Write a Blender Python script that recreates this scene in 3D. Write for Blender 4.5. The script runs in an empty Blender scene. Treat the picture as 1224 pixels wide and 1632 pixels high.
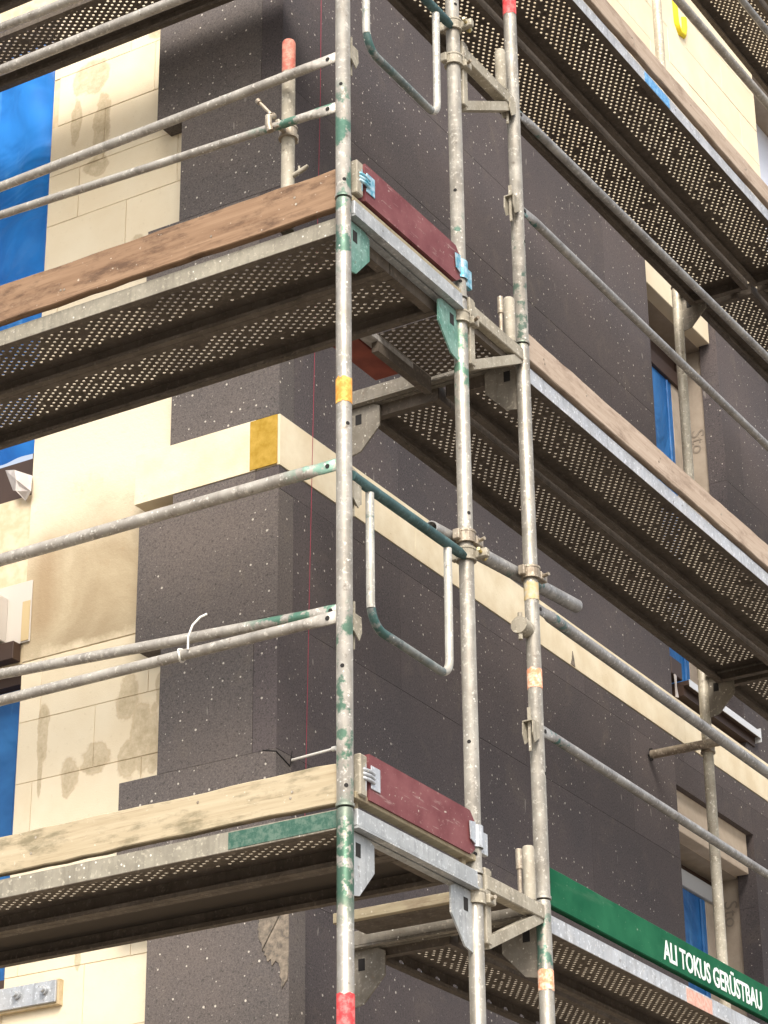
import bpy, math, random
from mathutils import Vector, Matrix
random.seed(7)
R = math.radians
scn = bpy.context.scene
COL = scn.collection

# ------------------------------------------------------------------ camera
cam_d = bpy.data.cameras.new('camera'); cam = bpy.data.objects.new('camera', cam_d); COL.objects.link(cam)
rx = Vector((0.8546497, 0.5191203, -0.0093844)); ux = Vector((0.2320894, -0.3658055, 0.9012884)); fx = Vector((-0.4644443, 0.7724639, 0.4331179))
cam.matrix_world = Matrix((
    (rx.x, ux.x, -fx.x, 3.57674745), (rx.y, ux.y, -fx.y, -5.72206989), (rx.z, ux.z, -fx.z, -2.32777587), (0, 0, 0, 1)))
cam_d.sensor_fit = 'VERTICAL'; cam_d.sensor_height = 36; cam_d.sensor_width = 27
cam_d.lens = 4057.564686 / 1632 * 36
cam_d.clip_start = 0.1; cam_d.clip_end = 500
scn.camera = cam

# ------------------------------------------------------------------ light
SUN_EL, SUN_AZ = R(44), R(32)          # azimuth: from the left facade's normal (-Y) towards +X
sd = Vector((math.sin(SUN_AZ) * math.cos(SUN_EL), -math.cos(SUN_AZ) * math.cos(SUN_EL), math.sin(SUN_EL)))
W = bpy.data.worlds.new('World'); scn.world = W; W.use_nodes = True
nt = W.node_tree; bg = nt.nodes['Background']
sky = nt.nodes.new('ShaderNodeTexSky'); sky.sky_type = 'NISHITA'; sky.sun_disc = False
sky.sun_elevation = SUN_EL; sky.sun_rotation = math.atan2(sd.x, sd.y); sky.air_density = 1.0; sky.dust_density = 4.0; sky.ozone_density = 0.6
hs = nt.nodes.new('ShaderNodeHueSaturation'); hs.inputs['Saturation'].default_value = 0.45
nt.links.new(sky.outputs[0], hs.inputs['Color']); nt.links.new(hs.outputs[0], bg.inputs['Color'])
bg.inputs['Strength'].default_value = 0.15
sl = bpy.data.lights.new('sun', 'SUN'); sl.energy = 1.75; sl.angle = R(27); sl.color = (1.0, 0.93, 0.82)
so = bpy.data.objects.new('sun', sl); COL.objects.link(so); so.rotation_euler = sd.to_track_quat('Z', 'Y').to_euler(); so.location = (6, -12, 12)
vs = scn.view_settings; vs.view_transform = 'Standard'; vs.look = 'None'; vs.exposure = 1.06; vs.gamma = 1; vs.use_curve_mapping = False
scn.cycles.max_bounces = 8; scn.cycles.diffuse_bounces = 4

# ------------------------------------------------------------------ materials
class MT:
    def __init__(s, name, rough=0.8, metal=0.0, spec=0.5):
        s.m = bpy.data.materials.new(name); s.m.use_nodes = True; s.nt = s.m.node_tree; s.b = s.nt.nodes['Principled BSDF']
        s.b.inputs['Roughness'].default_value = rough; s.b.inputs['Metallic'].default_value = metal
        s.b.inputs['Specular IOR Level'].default_value = spec
        g = s.n('ShaderNodeNewGeometry'); s.pos = g.outputs['Position']
    def n(s, t): return s.nt.nodes.new(t)
    def set(s, sock, v):
        if hasattr(v, 'is_linked') or hasattr(v, 'links'): s.nt.links.new(v, sock)
        else:
            if isinstance(v, tuple) and len(v) == 3 and sock.type == 'RGBA': v = v + (1,)
            sock.default_value = v
    def math(s, op, a, b=0.0, c=None, clamp=False):
        n = s.n('ShaderNodeMath'); n.operation = op; n.use_clamp = clamp; s.set(n.inputs[0], a); s.set(n.inputs[1], b)
        if c is not None: s.set(n.inputs[2], c)
        return n.outputs[0]
    def scale(s, v, sx, sy, sz, loc=(0, 0, 0)):
        n = s.n('ShaderNodeMapping'); s.nt.links.new(v, n.inputs[0]); n.inputs['Scale'].default_value = (sx, sy, sz); n.inputs['Location'].default_value = loc
        return n.outputs[0]
    def noise(s, scale, detail=3, rough=0.55, v=None, dist=0.0):
        n = s.n('ShaderNodeTexNoise'); s.nt.links.new(v or s.pos, n.inputs['Vector']); n.inputs['Scale'].default_value = scale
        n.inputs['Detail'].default_value = detail; n.inputs['Roughness'].default_value = rough; n.inputs['Distortion'].default_value = dist
        return n.outputs['Fac']
    def ramp(s, v, lo, hi, a=0.0, b=1.0):
        n = s.n('ShaderNodeMapRange'); n.clamp = True; s.set(n.inputs[0], v); s.set(n.inputs[1], lo); s.set(n.inputs[2], hi); s.set(n.inputs[3], a); s.set(n.inputs[4], b)
        return n.outputs[0]
    def mix(s, f, a, b):
        n = s.n('ShaderNodeMix'); n.data_type = 'RGBA'; s.set(n.inputs[0], f); s.set(n.inputs[6], a); s.set(n.inputs[7], b)
        return n.outputs[2]
    def mul(s, f, a, b):
        n = s.n('ShaderNodeMix'); n.data_type = 'RGBA'; n.blend_type = 'MULTIPLY'; s.set(n.inputs[0], f); s.set(n.inputs[6], a); s.set(n.inputs[7], b)
        return n.outputs[2]
    def xyz(s):
        n = s.n('ShaderNodeSeparateXYZ'); s.nt.links.new(s.pos, n.inputs[0]); return n.outputs
    def uv2(s, k=1.0):
        o = s.xyz(); n = s.n('ShaderNodeCombineXYZ'); s.set(n.inputs[0], s.math('ADD', o[0], o[1])); s.set(n.inputs[1], o[2]); return n.outputs[0]
    def dots(s, scale, r0, r1, keep, v=None):
        vo = s.n('ShaderNodeTexVoronoi'); vo.voronoi_dimensions = '2D'; s.nt.links.new(v or s.uv2(), vo.inputs['Vector']); vo.inputs['Scale'].default_value = scale
        sp = s.n('ShaderNodeSeparateColor'); s.nt.links.new(vo.outputs['Color'], sp.inputs[0])
        rad = s.ramp(sp.outputs[1], 0, 1, r0, r1)
        hit = s.math('LESS_THAN', vo.outputs['Distance'], rad); kp = s.math('GREATER_THAN', sp.outputs[0], 1 - keep)
        return s.math('MULTIPLY', hit, kp)
    def band(s, sock, lo, hi, soft=0.03):
        return s.math('MULTIPLY', s.ramp(sock, lo - soft, lo + soft), s.ramp(sock, hi - soft, hi + soft, 1, 0))
    def col(s, c): s.set(s.b.inputs['Base Color'], c); return s
    def bump(s, h, strength=0.3, dist=0.002):
        n = s.n('ShaderNodeBump'); n.inputs['Strength'].default_value = strength; n.inputs['Distance'].default_value = dist
        s.set(n.inputs['Height'], h); s.nt.links.new(n.outputs[0], s.b.inputs['Normal']); return s
    def rgh(s, v): s.set(s.b.inputs['Roughness'], v); return s

M = {}
def galv(name, base=(.46, .43, .385), dark=(.27, .245, .21), regions=(), metal=.5, rough=.42, spots=True):
    t = MT(name, rough, metal)
    o = t.xyz()
    st = t.scale(t.pos, 34, 34, 3.5)
    f = t.ramp(t.noise(9, 4, .65), .35, .7)
    c = t.mix(f, dark, base)
    c = t.mix(t.ramp(t.noise(1.0, 4, .6, v=st), .5, .72, 0, .6), c, tuple(k * .62 for k in dark))
    c = t.mix(t.ramp(t.noise(23, 4, .7), .70, .77, 0, .6), c, (.22, .11, .05))
    c = t.mix(t.ramp(t.noise(70, 3, .7), .56, .72), c, tuple(min(1, k * 1.45) for k in base))      # zinc flecks
    c = t.mix(t.ramp(t.noise(38, 3, .6), .64, .74, 0, .7), c, (.13, .10, .075))                       # grime
    for ax, lo, hi, colr, amt in regions:
        m = t.band(o[ax], lo, hi, .05)
        nz = t.noise(16, 4, .65)
        wear = t.ramp(nz, .66 - amt * .30, .72 - amt * .30, 0, .85)
        c = t.mix(t.math('MULTIPLY', m, wear), c, colr)
    if spots:
        sv = t.n('ShaderNodeTexVoronoi'); t.nt.links.new(t.pos, sv.inputs['Vector']); sv.inputs['Scale'].default_value = 95
        sc = t.n('ShaderNodeSeparateColor'); t.nt.links.new(sv.outputs['Color'], sc.inputs[0])
        sp = t.math('MULTIPLY', t.math('LESS_THAN', sv.outputs['Distance'], .3), t.math('GREATER_THAN', sc.outputs[0], .965))
        c = t.mix(t.math('MULTIPLY', sp, .8), c, (.72, .69, .62))
    t.col(c); t.rgh(t.ramp(t.noise(25, 3), .3, .7, rough - .08, rough + .2)); t.bump(t.noise(160, 2), .25, .001)
    return t.m
GRN = (.10, .28, .19); DGRN = (.012, .10, .06); TEAL = (.02, .13, .12)
M['steel'] = galv('galvanised_steel')
M['steel_far'] = galv('far_pole_steel', base=(.50, .46, .37), dark=(.32, .28, .21), metal=.1)
M['pole_corner'] = galv('corner_pole_steel', base=(.39, .365, .32), dark=(.26, .235, .195), regions=[(2, 1.75, 2.0, (.035, .12, .08), .5), (2, 2.0, 2.40, (.03, .13, .085), .55), (2, .02, .60, (.045, .13, .08), .48), (2, -.30, -.005, (.010, .085, .045), .9)])
M['pole_inner'] = galv('inner_pole_steel', base=(.395, .37, .32), dark=(.27, .245, .205), regions=[(2, 1.62, 1.90, (.06, .17, .11), .6), (2, 2.05, 2.3, (.03, .13, .09), .3)])
M['pole_side'] = galv('side_pole_steel', base=(.38, .355, .305), dark=(.25, .225, .185), regions=[(2, 2.0, 2.45, (.05, .10, .07), .33), (2, -.24, .0, (.04, .13, .09), .4)])
M['bracket'] = galv('bracket_steel', base=(.37, .335, .265), dark=(.25, .22, .165), metal=.1, rough=.65)
M['transom_r'] = galv('transom_steel_shaded', base=(.24, .215, .175), dark=(.15, .13, .10), metal=.1, rough=.7)  # side frames: shade on transoms and gussets put into a darker steel
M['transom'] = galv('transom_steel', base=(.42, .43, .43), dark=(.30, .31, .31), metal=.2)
M['gusset_green'] = galv('gusset_paint', base=(.20, .31, .27), dark=(.07, .18, .14), metal=.0, rough=.6)
M['rail'] = galv('rail_steel', base=(.44, .41, .36), dark=(.28, .255, .22), metal=.3)
M['rail_green'] = galv('rail_steel_green_end', base=(.44, .41, .36), dark=(.28, .255, .22), regions=[(0, -.32, .2, (.03, .14, .09), .62)], metal=.3)
M['rail_mint'] = galv('rail_steel_mint_end', base=(.44, .41, .36), dark=(.30, .27, .23), regions=[(0, -.16, .2, (.16, .32, .24), .75)], metal=.3)
M['rail_side'] = galv('rail_steel_side', base=(.38, .37, .35), dark=(.22, .21, .20), regions=[(1, 1.1, 1.4, TEAL, .35)], metal=.4)
M['gate'] = galv('gate_steel', base=(.50, .48, .43), dark=(.36, .34, .29), regions=[(1, .10, .16, (.03, .10, .09), .35)], metal=.2)
M['gate_low'] = galv('gate_bottom_shaded', base=(.27, .27, .25), dark=(.10, .13, .125), regions=[(1, .10, .30, (.02, .09, .08), .7)], metal=.2)  # gate steel darkened for shade on the hoop bottom, plus teal paint
M['gate_teal'] = galv('gate_teal_paint', base=(.06, .12, .12), dark=(.02, .06, .06), metal=.1, rough=.5, spots=False)
M['flange'] = galv('deck_flange_steel', base=(.62, .62, .62), dark=(.46, .46, .46), metal=.55, rough=.42)
M['flange_l'] = galv('deck_flange_dirty', base=(.30, .275, .215), dark=(.20, .18, .14), metal=.1, rough=.75)
M['collar'] = galv('hole_rim_lit', base=(.34, .29, .22), dark=(.2, .165, .12), metal=.1, rough=.7, spots=False)  # brighter base stands in for light caught on the hole rims
M['under'] = galv('deck_underside_shaded', base=(.118, .095, .073), dark=(.075, .058, .043), metal=.0, rough=.8, spots=False)  # shade below the decks painted in as a dark brown base
M['clamp'] = galv('clamp_steel', base=(.42, .37, .29), dark=(.22, .17, .12), metal=.4)
M['dark'] = MT('dark_void', .9).col((.012, .010, .009)).m
t = MT('brass_zinc', .35, .8); t.col(t.mix(t.ramp(t.noise(60), .4, .6), (.62, .50, .18), (.5, .45, .33))); M['brass'] = t.m
t = MT('teal_clip', .35, .5); t.col(t.mix(t.ramp(t.noise(40), .4, .6), (.10, .36, .46), (.45, .62, .68))); M['clip_teal'] = t.m
M['clip'] = galv('clip_steel', base=(.52, .54, .56), dark=(.40, .41, .42), metal=.4, rough=.4)

# insulation boards: charcoal foam with white specks
def eps(name, k=1.0, tint=(1, 1, 1), dk=1.0):
    t = MT(name, .92, 0, .25)
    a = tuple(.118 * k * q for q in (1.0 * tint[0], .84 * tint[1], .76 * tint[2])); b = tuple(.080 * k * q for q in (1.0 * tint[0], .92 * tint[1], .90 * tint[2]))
    c = t.mix(t.ramp(t.noise(1.7, 4, .6), .35, .68), b, a)
    c = t.mix(t.ramp(t.noise(150, 2, .7), .35, .75, 0, .6), c, tuple(q * 1.8 for q in a))
    c = t.mix(t.ramp(t.noise(6, 5, .7, dist=.5), .55, .8, 0, .45), c, (.175, .145, .115))
    c = t.mix(t.ramp(t.noise(420, 1, .5), .60, .72, 0, .5), c, tuple(q * 2.4 for q in a))
    c = t.mix(t.ramp(t.noise(110, 2, .7), .55, .72, 0, .65), c, tuple(q * .45 for q in b))
    oi = t.n('ShaderNodeObjectInfo'); c = t.mul(1.0, c, t.mix(oi.outputs['Random'], (.84, .84, .84), (1.08, 1.07, 1.06)))
    cl = t.ramp(t.noise(2.3, 2, .5), .38, .62, .25, 1)
    d1 = t.math('MULTIPLY', t.dots(17, .03, .08, .5), t.math('GREATER_THAN', cl, .45))
    d2 = t.math('MULTIPLY', t.dots(34, .03, .10, .30), cl)
    d3 = t.math('MULTIPLY', t.dots(75, .05, .16, .25), .55)
    c = t.mix(t.math('MULTIPLY', d1, .9 * dk), c, (.55, .50, .43)); c = t.mix(t.math('MULTIPLY', d2, .75 * dk), c, (.42, .38, .34)); c = t.mix(t.math('MULTIPLY', t.math('MULTIPLY', d3, cl), .4), c, (.30, .27, .25))
    sv = t.scale(t.uv2(), 30, 9, 1)
    c = t.mix(t.ramp(t.noise(1.0, 1, .4, v=sv), .76, .80, 0, .35), c, (.40, .36, .32))
    t.col(c); t.bump(t.noise(220, 2, .7), .5, .002)
    return t.m
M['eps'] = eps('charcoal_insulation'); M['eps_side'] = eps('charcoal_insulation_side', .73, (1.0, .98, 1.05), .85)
# blocks
SMEARS = [(-2.03, 3.965, .085, .085), (-2.10, 3.775, .026, .115), (-1.965, 3.71, .042, .15), (-1.985, 3.52, .055, .045), (-1.69, 4.10, .045, .05),
          (-1.72, 1.115, .050, .082), (-1.86, .905, .068, .060), (-2.112, 1.06, .026, .115), (-2.116, .90, .010, .10), (-1.655, .955, .052, .13), (-1.71, .87, .045, .075),
          (-1.975, .855, .040, .075), (-1.575, 1.12, .022, .06), (-1.60, .93, .03, .12), (-1.75, 3.05, .04, .05), (-1.90, .17, .012, .05)]
def aac(name, c0, c1, smears=()):
    t = MT(name, .95, 0, .2)
    c = t.mix(t.ramp(t.noise(3.2, 4, .6), .35, .7), c0, c1)
    c = t.mix(t.ramp(t.noise(1.1, 4, .7, dist=1.2), .58, .75, 0, .25), c, (.60, .46, .28))
    c = t.mix(t.ramp(t.noise(45, 3, .7), .62, .78, 0, .25), c, (.45, .34, .20))
    oi = t.n('ShaderNodeObjectInfo'); c = t.mul(1.0, c, t.mix(oi.outputs['Random'], (.92, .91, .89), (1.0, 1.0, 1.0)))
    if smears:
        o = t.xyz(); nz = t.math('MULTIPLY', t.math('SUBTRACT', t.noise(11, 4, .6), .5), 1.6); tot = None
        for cx, cz, rx_, rz_ in smears:
            u = t.math('MULTIPLY', t.math('SUBTRACT', o[0], cx), 1 / rx_); v = t.math('MULTIPLY', t.math('SUBTRACT', o[2], cz), 1 / rz_)
            d = t.math('SQRT', t.math('ADD', t.math('MULTIPLY', u, u), t.math('MULTIPLY', v, v)))
            tot = d if tot is None else t.math('MINIMUM', tot, d)
        d = t.math('ADD', tot, nz)
        sc_ = t.mix(t.ramp(t.noise(30, 4, .7), .35, .7), (.41, .325, .20), (.60, .50, .345))
        c = t.mix(t.ramp(d, .78, 1.05, .85, 0), c, sc_)
        c = t.mix(t.math('MULTIPLY', t.ramp(d, .80, .95), t.ramp(d, .98, 1.15, .45, 0)), c, (.42, .31, .18))
    t.col(c); t.bump(t.noise(180, 3, .7), .35, .002); return t.m
M['block'] = aac('cream_block', (.74, .63, .45), (.79, .70, .53)); M['block_smear'] = aac('cream_block_smeared', (.74, .63, .45), (.79, .70, .53), SMEARS)
t = MT('mortar_joint', .95); t.col(t.mix(t.ramp(t.noise(20, 3), .4, .65), (.58, .46, .29), (.68, .57, .40))); M['mortar'] = t.m
t = MT('tan_render', .95, 0, .2); o = t.xyz()
n1 = t.noise(2.2, 5, .65, dist=.8)
c = t.mix(t.ramp(n1, .36, .66), (.37, .29, .185), (.48, .395, .265))
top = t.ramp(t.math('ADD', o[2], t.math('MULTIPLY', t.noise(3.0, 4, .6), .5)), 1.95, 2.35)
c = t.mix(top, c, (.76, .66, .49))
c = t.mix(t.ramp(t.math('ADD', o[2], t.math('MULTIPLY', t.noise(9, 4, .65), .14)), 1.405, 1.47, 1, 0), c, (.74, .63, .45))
c = t.mix(t.ramp(t.noise(14, 5, .75), .6, .75, 0, .4), c, (.36, .25, .14))
c = t.mix(t.math('MULTIPLY', t.band(o[0], -2.2, -2.08, .04), t.math('MULTIPLY', t.band(o[2], 1.45, 1.85, .06), .55)), c, (.30, .20, .11))
t.col(c); t.bump(t.noise(60, 4, .7), .5, .004); M['render'] = t.m
t = MT('adhesive', .9); t.col(t.mix(t.ramp(t.noise(26, 4, .65), .35, .68), (.42, .32, .18), (.58, .47, .31))); t.bump(t.noise(90, 3), .4, .002); M['patch'] = t.m
t = MT('mineral_wool', .95, 0, .1); c = t.mix(t.ramp(t.noise(7, 4, .6), .35, .68), (.68, .57, .39), (.78, .69, .51))
c = t.mix(t.ramp(t.noise(26, 4, .75), .66, .76, 0, .55), c, (.40, .27, .12)); t.col(c); t.bump(t.noise(120, 3), .4, .002); M['wool'] = t.m
t = MT('mineral_wool_cut', .95, 0, .1); t.col(t.mix(t.ramp(t.noise(30, 4, .65), .35, .68), (.35, .215, .03), (.48, .31, .065))); M['wool_cut'] = t.m
# wood
def wood(name, a, b, k, axis, dirt=(.16, .11, .07), amt=.6):
    t = MT(name, .8, 0, .3)
    s = [46, 46, 46]; s[axis] = 2.4
    v = t.scale(t.pos, *s); n = t.noise(1.0, 5, .62, v=v, dist=.7)
    c = t.mix(t.ramp(n, .3, .72), a, b)
    s2 = [150, 150, 150]; s2[axis] = 5
    c = t.mix(t.ramp(t.noise(1.0, 3, .6, v=t.scale(t.pos, *s2)), .58, .72, 0, .55), c, k)
    s3 = [15, 15, 15]; s3[axis] = 5
    c = t.mix(t.ramp(t.noise(1.0, 5, .75, v=t.scale(t.pos, *s3)), .50, .66, 0, amt), c, dirt)
    c = t.mix(t.ramp(t.noise(60, 2, .6), .70, .76, 0, .5), c, (.66, .60, .50))
    t.col(c); t.bump(n, .35, .002); return t.m
M['wood_new'] = wood('wood_pale', (.34, .275, .175), (.435, .365, .25), (.22, .16, .09), 0, (.165, .14, .085), .85)
M['wood_red'] = wood('wood_reddish', (.18, .105, .060), (.28, .18, .11), (.115, .062, .035), 0, (.085, .047, .028), .9)
M['wood_pink'] = wood('wood_weathered', (.34, .26, .195), (.45, .36, .285), (.22, .15, .10), 1, (.20, .14, .10), .7)
M['wood_plank'] = wood('wood_plank', (.26, .215, .135), (.33, .28, .185), (.17, .13, .08), 0)
t = MT('red_brown_paint', .6, 0, .4); c = t.mix(t.ramp(t.noise(11, 4, .6), .35, .7), (.125, .028, .030), (.19, .062, .062))
c = t.mix(t.ramp(t.noise(55, 3, .7), .62, .72, 0, .7), c, (.30, .19, .165)); c = t.mix(t.ramp(t.noise(1.0, 3, .6, v=t.scale(t.pos, 60, 9, 90)), .62, .70, 0, .55), c, (.33, .22, .20)); c = t.mix(t.ramp(t.noise(75, 2, .6), .70, .74, 0, .8), c, (.50, .45, .38)); c = t.mix(t.ramp(t.noise(24, 4, .7), .64, .76, 0, .6), c, (.09, .03, .03)); t.col(c); M['board_red'] = t.m
t = MT('green_paint', .75, 0, .12); c = t.mix(t.ramp(t.noise(6, 4, .6), .35, .7), (.005, .075, .034), (.016, .115, .054))
c = t.mix(t.ramp(t.noise(50, 3, .7), .68, .75, 0, .7), c, (.24, .32, .24)); c = t.mix(t.ramp(t.noise(1.0, 4, .65, v=t.scale(t.pos, 30, 3, 22)), .56, .75, 0, .45), c, (.07, .15, .09)); t.col(c); M['board_green'] = t.m
M['white_paint'] = MT('white_letter_paint', .6).col((.72, .76, .72)).m
t = MT('grey_panel', .8); t.col(t.mix(t.ramp(t.noise(35, 3), .4, .65), (.24, .22, .20), (.36, .34, .31))); M['grey_panel'] = t.m
t = MT('red_panel', .7); t.col(t.mix(t.ramp(t.noise(12, 4), .4, .65), (.15, .028, .016), (.22, .048, .026))); M['red_panel'] = t.m
# film, windows
def film(name, a, b, c3, rough=.4):
    t = MT(name, rough, 0, .28); o = t.xyz()
    w = t.noise(2.4, 4, .55, dist=1.4)
    c = t.mix(t.ramp(w, .35, .62), a, b); c = t.mix(t.ramp(t.noise(1.0, 3, .5, v=t.scale(t.pos, 9, 9, 1.3), dist=.6), .60, .74, 0, .7), c, c3)
    t.col(c); t.bump(t.noise(1.6, 3, .5, dist=2.0), .8, .05); return t.m
M['film'] = film('blue_film', (.004, .09, .33), (.012, .16, .49), (.10, .32, .64))
M['film_dull'] = film('blue_film_dull', (.012, .085, .25), (.022, .13, .34), (.07, .22, .44))
M['film_pale'] = MT('pale_film', .5).col((.68, .71, .80)).m
M['frame'] = MT('window_frame_and_shade', .6).col((.05, .026, .016)).m
t = MT('reveal_taupe', .95); t.col(t.mix(t.ramp(t.noise(9, 4, .65), .35, .7), (.30, .245, .19), (.39, .325, .255))); t.bump(t.noise(90, 3), .4, .002); M['taupe'] = t.m
t = MT('lintel_taupe', .95); t.col(t.mix(t.ramp(t.noise(9, 4, .65), .35, .7), (.46, .37, .28), (.55, .46, .36))); M['lintel'] = t.m
M['ink'] = MT('marker_ink', .9).col((.23, .19, .15)).m
M['sill'] = MT('white_aluminium', .5).col((.60, .61, .62)).m
M['box_white'] = MT('white_foam', .8).col((.56, .51, .45)).m
M['box_grey'] = MT('grey_shutter_box', .7).col((.36, .36, .36)).m
M['amber'] = MT('amber_foam', .9).col((.52, .40, .22)).m
t = MT('foil_white', .45, .0); t.col(t.mix(t.ramp(t.noise(14, 3), .4, .65), (.46, .40, .36), (.62, .57, .53))); M['foil'] = t.m
M['string'] = MT('red_string', .8).col((.30, .035, .06)).m
M['nylon'] = MT('white_nylon', .5).col((.74, .71, .64)).m
def tape(name, a, b):
    t = MT(name, .7); t.col(t.mix(t.ramp(t.noise(55, 4, .7), .42, .62), a, b)); return t.m
M['tape_orange'] = tape('orange_tape', (.66, .24, .03), (.72, .45, .10)); M['tape_red'] = tape('red_tape', (.62, .035, .04), (.68, .16, .15))
M['tape_peach'] = tape('peach_tape', (.72, .26, .13), (.78, .62, .46)); M['red_end'] = tape('worn_red_paint', (.36, .09, .06), (.46, .20, .14))
M['yellow_end'] = tape('yellow_paint', (.46, .35, .17), (.44, .39, .29))
M['blue_paint'] = tape('blue_paint', (.07, .24, .50), (.20, .42, .66)); M['green_patch'] = tape('green_flange_paint', (.018, .075, .050), (.085, .14, .105))
M['pink_patch'] = tape('faded_red_paint', (.55, .28, .22), (.60, .42, .34)); M['mark'] = MT('yellow_spray', .8).col((.85, .66, .02)).m
t = MT('gravel_ground', .95); t.col(t.mix(t.ramp(t.noise(.8, 5, .6), .35, .7), (.17, .15, .13), (.25, .225, .19))); t.bump(t.noise(30, 4), .6, .02); M['ground'] = t.m
t = MT('stain_brown', .95); t.col(t.mix(t.ramp(t.noise(40, 4, .7), .35, .65), (.10, .085, .07), (.27, .22, .165))); M['stain'] = t.m

# ------------------------------------------------------------------ mesh helpers
class MB:
    def __init__(s): s.v = []; s.f = []; s.mi = []; s.sm = []
    def add(s, vs_, fs, m=0, smooth=False):
        o = len(s.v); s.v += [tuple(q) for q in vs_]
        for f in fs: s.f.append(tuple(i + o for i in f)); s.mi.append(m); s.sm.append(smooth)
    def box(s, x0, x1, y0, y1, z0, z1, m=0, ch=0.0):
        if ch <= 0:
            s.add([(x0, y0, z0), (x1, y0, z0), (x1, y1, z0), (x0, y1, z0), (x0, y0, z1), (x1, y0, z1), (x1, y1, z1), (x0, y1, z1)],
                  [(0, 3, 2, 1), (4, 5, 6, 7), (0, 1, 5, 4), (1, 2, 6, 5), (2, 3, 7, 6), (3, 0, 4, 7)], m); return
        c = ch; X = (x0, x1); Y = (y0, y1); Z = (z0, z1); vs_ = []; idx = {}
        for i in (0, 1):
            for j in (0, 1):
                for k in (0, 1):
                    sx = c if i == 0 else -c; sy = c if j == 0 else -c; sz = c if k == 0 else -c
                    for a, p in (('x', (X[i], Y[j] + sy, Z[k] + sz)), ('y', (X[i] + sx, Y[j], Z[k] + sz)), ('z', (X[i] + sx, Y[j] + sy, Z[k]))):
                        idx[(i, j, k, a)] = len(vs_); vs_.append(p)
        fs = []
        for i in (0, 1):
            q = [idx[(i, 0, 0, 'x')], idx[(i, 1, 0, 'x')], idx[(i, 1, 1, 'x')], idx[(i, 0, 1, 'x')]]; fs.append(q if i else q[::-1])
            q = [idx[(0, i, 0, 'y')], idx[(1, i, 0, 'y')], idx[(1, i, 1, 'y')], idx[(0, i, 1, 'y')]]; fs.append(q[::-1] if i else q)
            q = [idx[(0, 0, i, 'z')], idx[(1, 0, i, 'z')], idx[(1, 1, i, 'z')], idx[(0, 1, i, 'z')]]; fs.append(q if i else q[::-1])
        for j in (0, 1):
            for k in (0, 1):
                q = [idx[(0, j, k, 'y')], idx[(1, j, k, 'y')], idx[(1, j, k, 'z')], idx[(0, j, k, 'z')]]; fs.append(q if (j == k) == True and j == 1 or (j == 0 and k == 1) and False else q)
                q = [idx[(j, 0, k, 'x')], idx[(j, 1, k, 'x')], idx[(j, 1, k, 'z')], idx[(j, 0, k, 'z')]]; fs.append(q)
                q = [idx[(j, k, 0, 'x')], idx[(j, k, 1, 'x')], idx[(j, k, 1, 'y')], idx[(j, k, 0, 'y')]]; fs.append(q)
                for i in (0, 1): 
                    if True: pass
        for i in (0, 1):
            for j in (0, 1):
                for k in (0, 1): fs.append((idx[(i, j, k, 'x')], idx[(i, j, k, 'y')], idx[(i, j, k, 'z')]))
        s.add(vs_, fs, m)
    def tube(s, pts, r, n=14, m=0, caps=True, hollow=0.0):
        pts = [Vector(p) for p in pts]; rings = []
        d0 = (pts[1] - pts[0]).normalized(); u = d0.orthogonal().normalized()
        for i, p in enumerate(pts):
            d = (pts[min(i + 1, len(pts) - 1)] - pts[max(i - 1, 0)]).normalized()
            u = (u - d * u.dot(d)).normalized(); w = d.cross(u)
            rr = r[i] if isinstance(r, (list, tuple)) else r
            rings.append([p + (u * math.cos(2 * math.pi * k / n) + w * math.sin(2 * math.pi * k / n)) * rr for k in range(n)])
        vs_ = [q for g in rings for q in g]; fs = []
        for i in range(len(rings) - 1):
            for k in range(n): fs.append((i * n + k, i * n + (k + 1) % n, (i + 1) * n + (k + 1) % n, (i + 1) * n + k))
        s.add(vs_, fs, m, True)
        if caps:
            for g, rev, c in ((rings[0], True, pts[0]), (rings[-1], False, pts[-1])):
                if hollow > 0:
                    inn = [c + (q - c) * hollow for q in g]; d = (pts[1] - pts[0] if rev else pts[-1] - pts[-2]).normalized() * (.06 if rev else -.06)
                    dp = [q + d for q in inn]
                    s.add(g + inn + dp, [(k, (k + 1) % n, n + (k + 1) % n, n + k) for k in range(n)] + [(n + k, n + (k + 1) % n, 2 * n + (k + 1) % n, 2 * n + k) for k in range(n)] + [tuple(range(2 * n, 3 * n))], m)
                else: s.add(g, [tuple(range(n))[::-1] if rev else tuple(range(n))], m)
    def prism(s, poly, ex, m=0):
        poly = [Vector(p) for p in poly]; ex = Vector(ex); n = len(poly)
        s.add(poly + [p + ex for p in poly], [tuple(range(n))[::-1], tuple(range(n, 2 * n))] + [(i, (i + 1) % n, n + (i + 1) % n, n + i) for i in range(n)], m)
    def mesh(s, name, mats, off=(0, 0, 0)):
        me = bpy.data.meshes.new(name); ox, oy, oz = off
        me.from_pydata([(a - ox, b - oy, c - oz) for a, b, c in s.v], [], s.f)
        for q in (mats if isinstance(mats, (list, tuple)) else [mats]): me.materials.append(M[q] if isinstance(q, str) else q)
        me.polygons.foreach_set('material_index', s.mi); me.polygons.foreach_set('use_smooth', s.sm); me.update()
        return me

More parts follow.
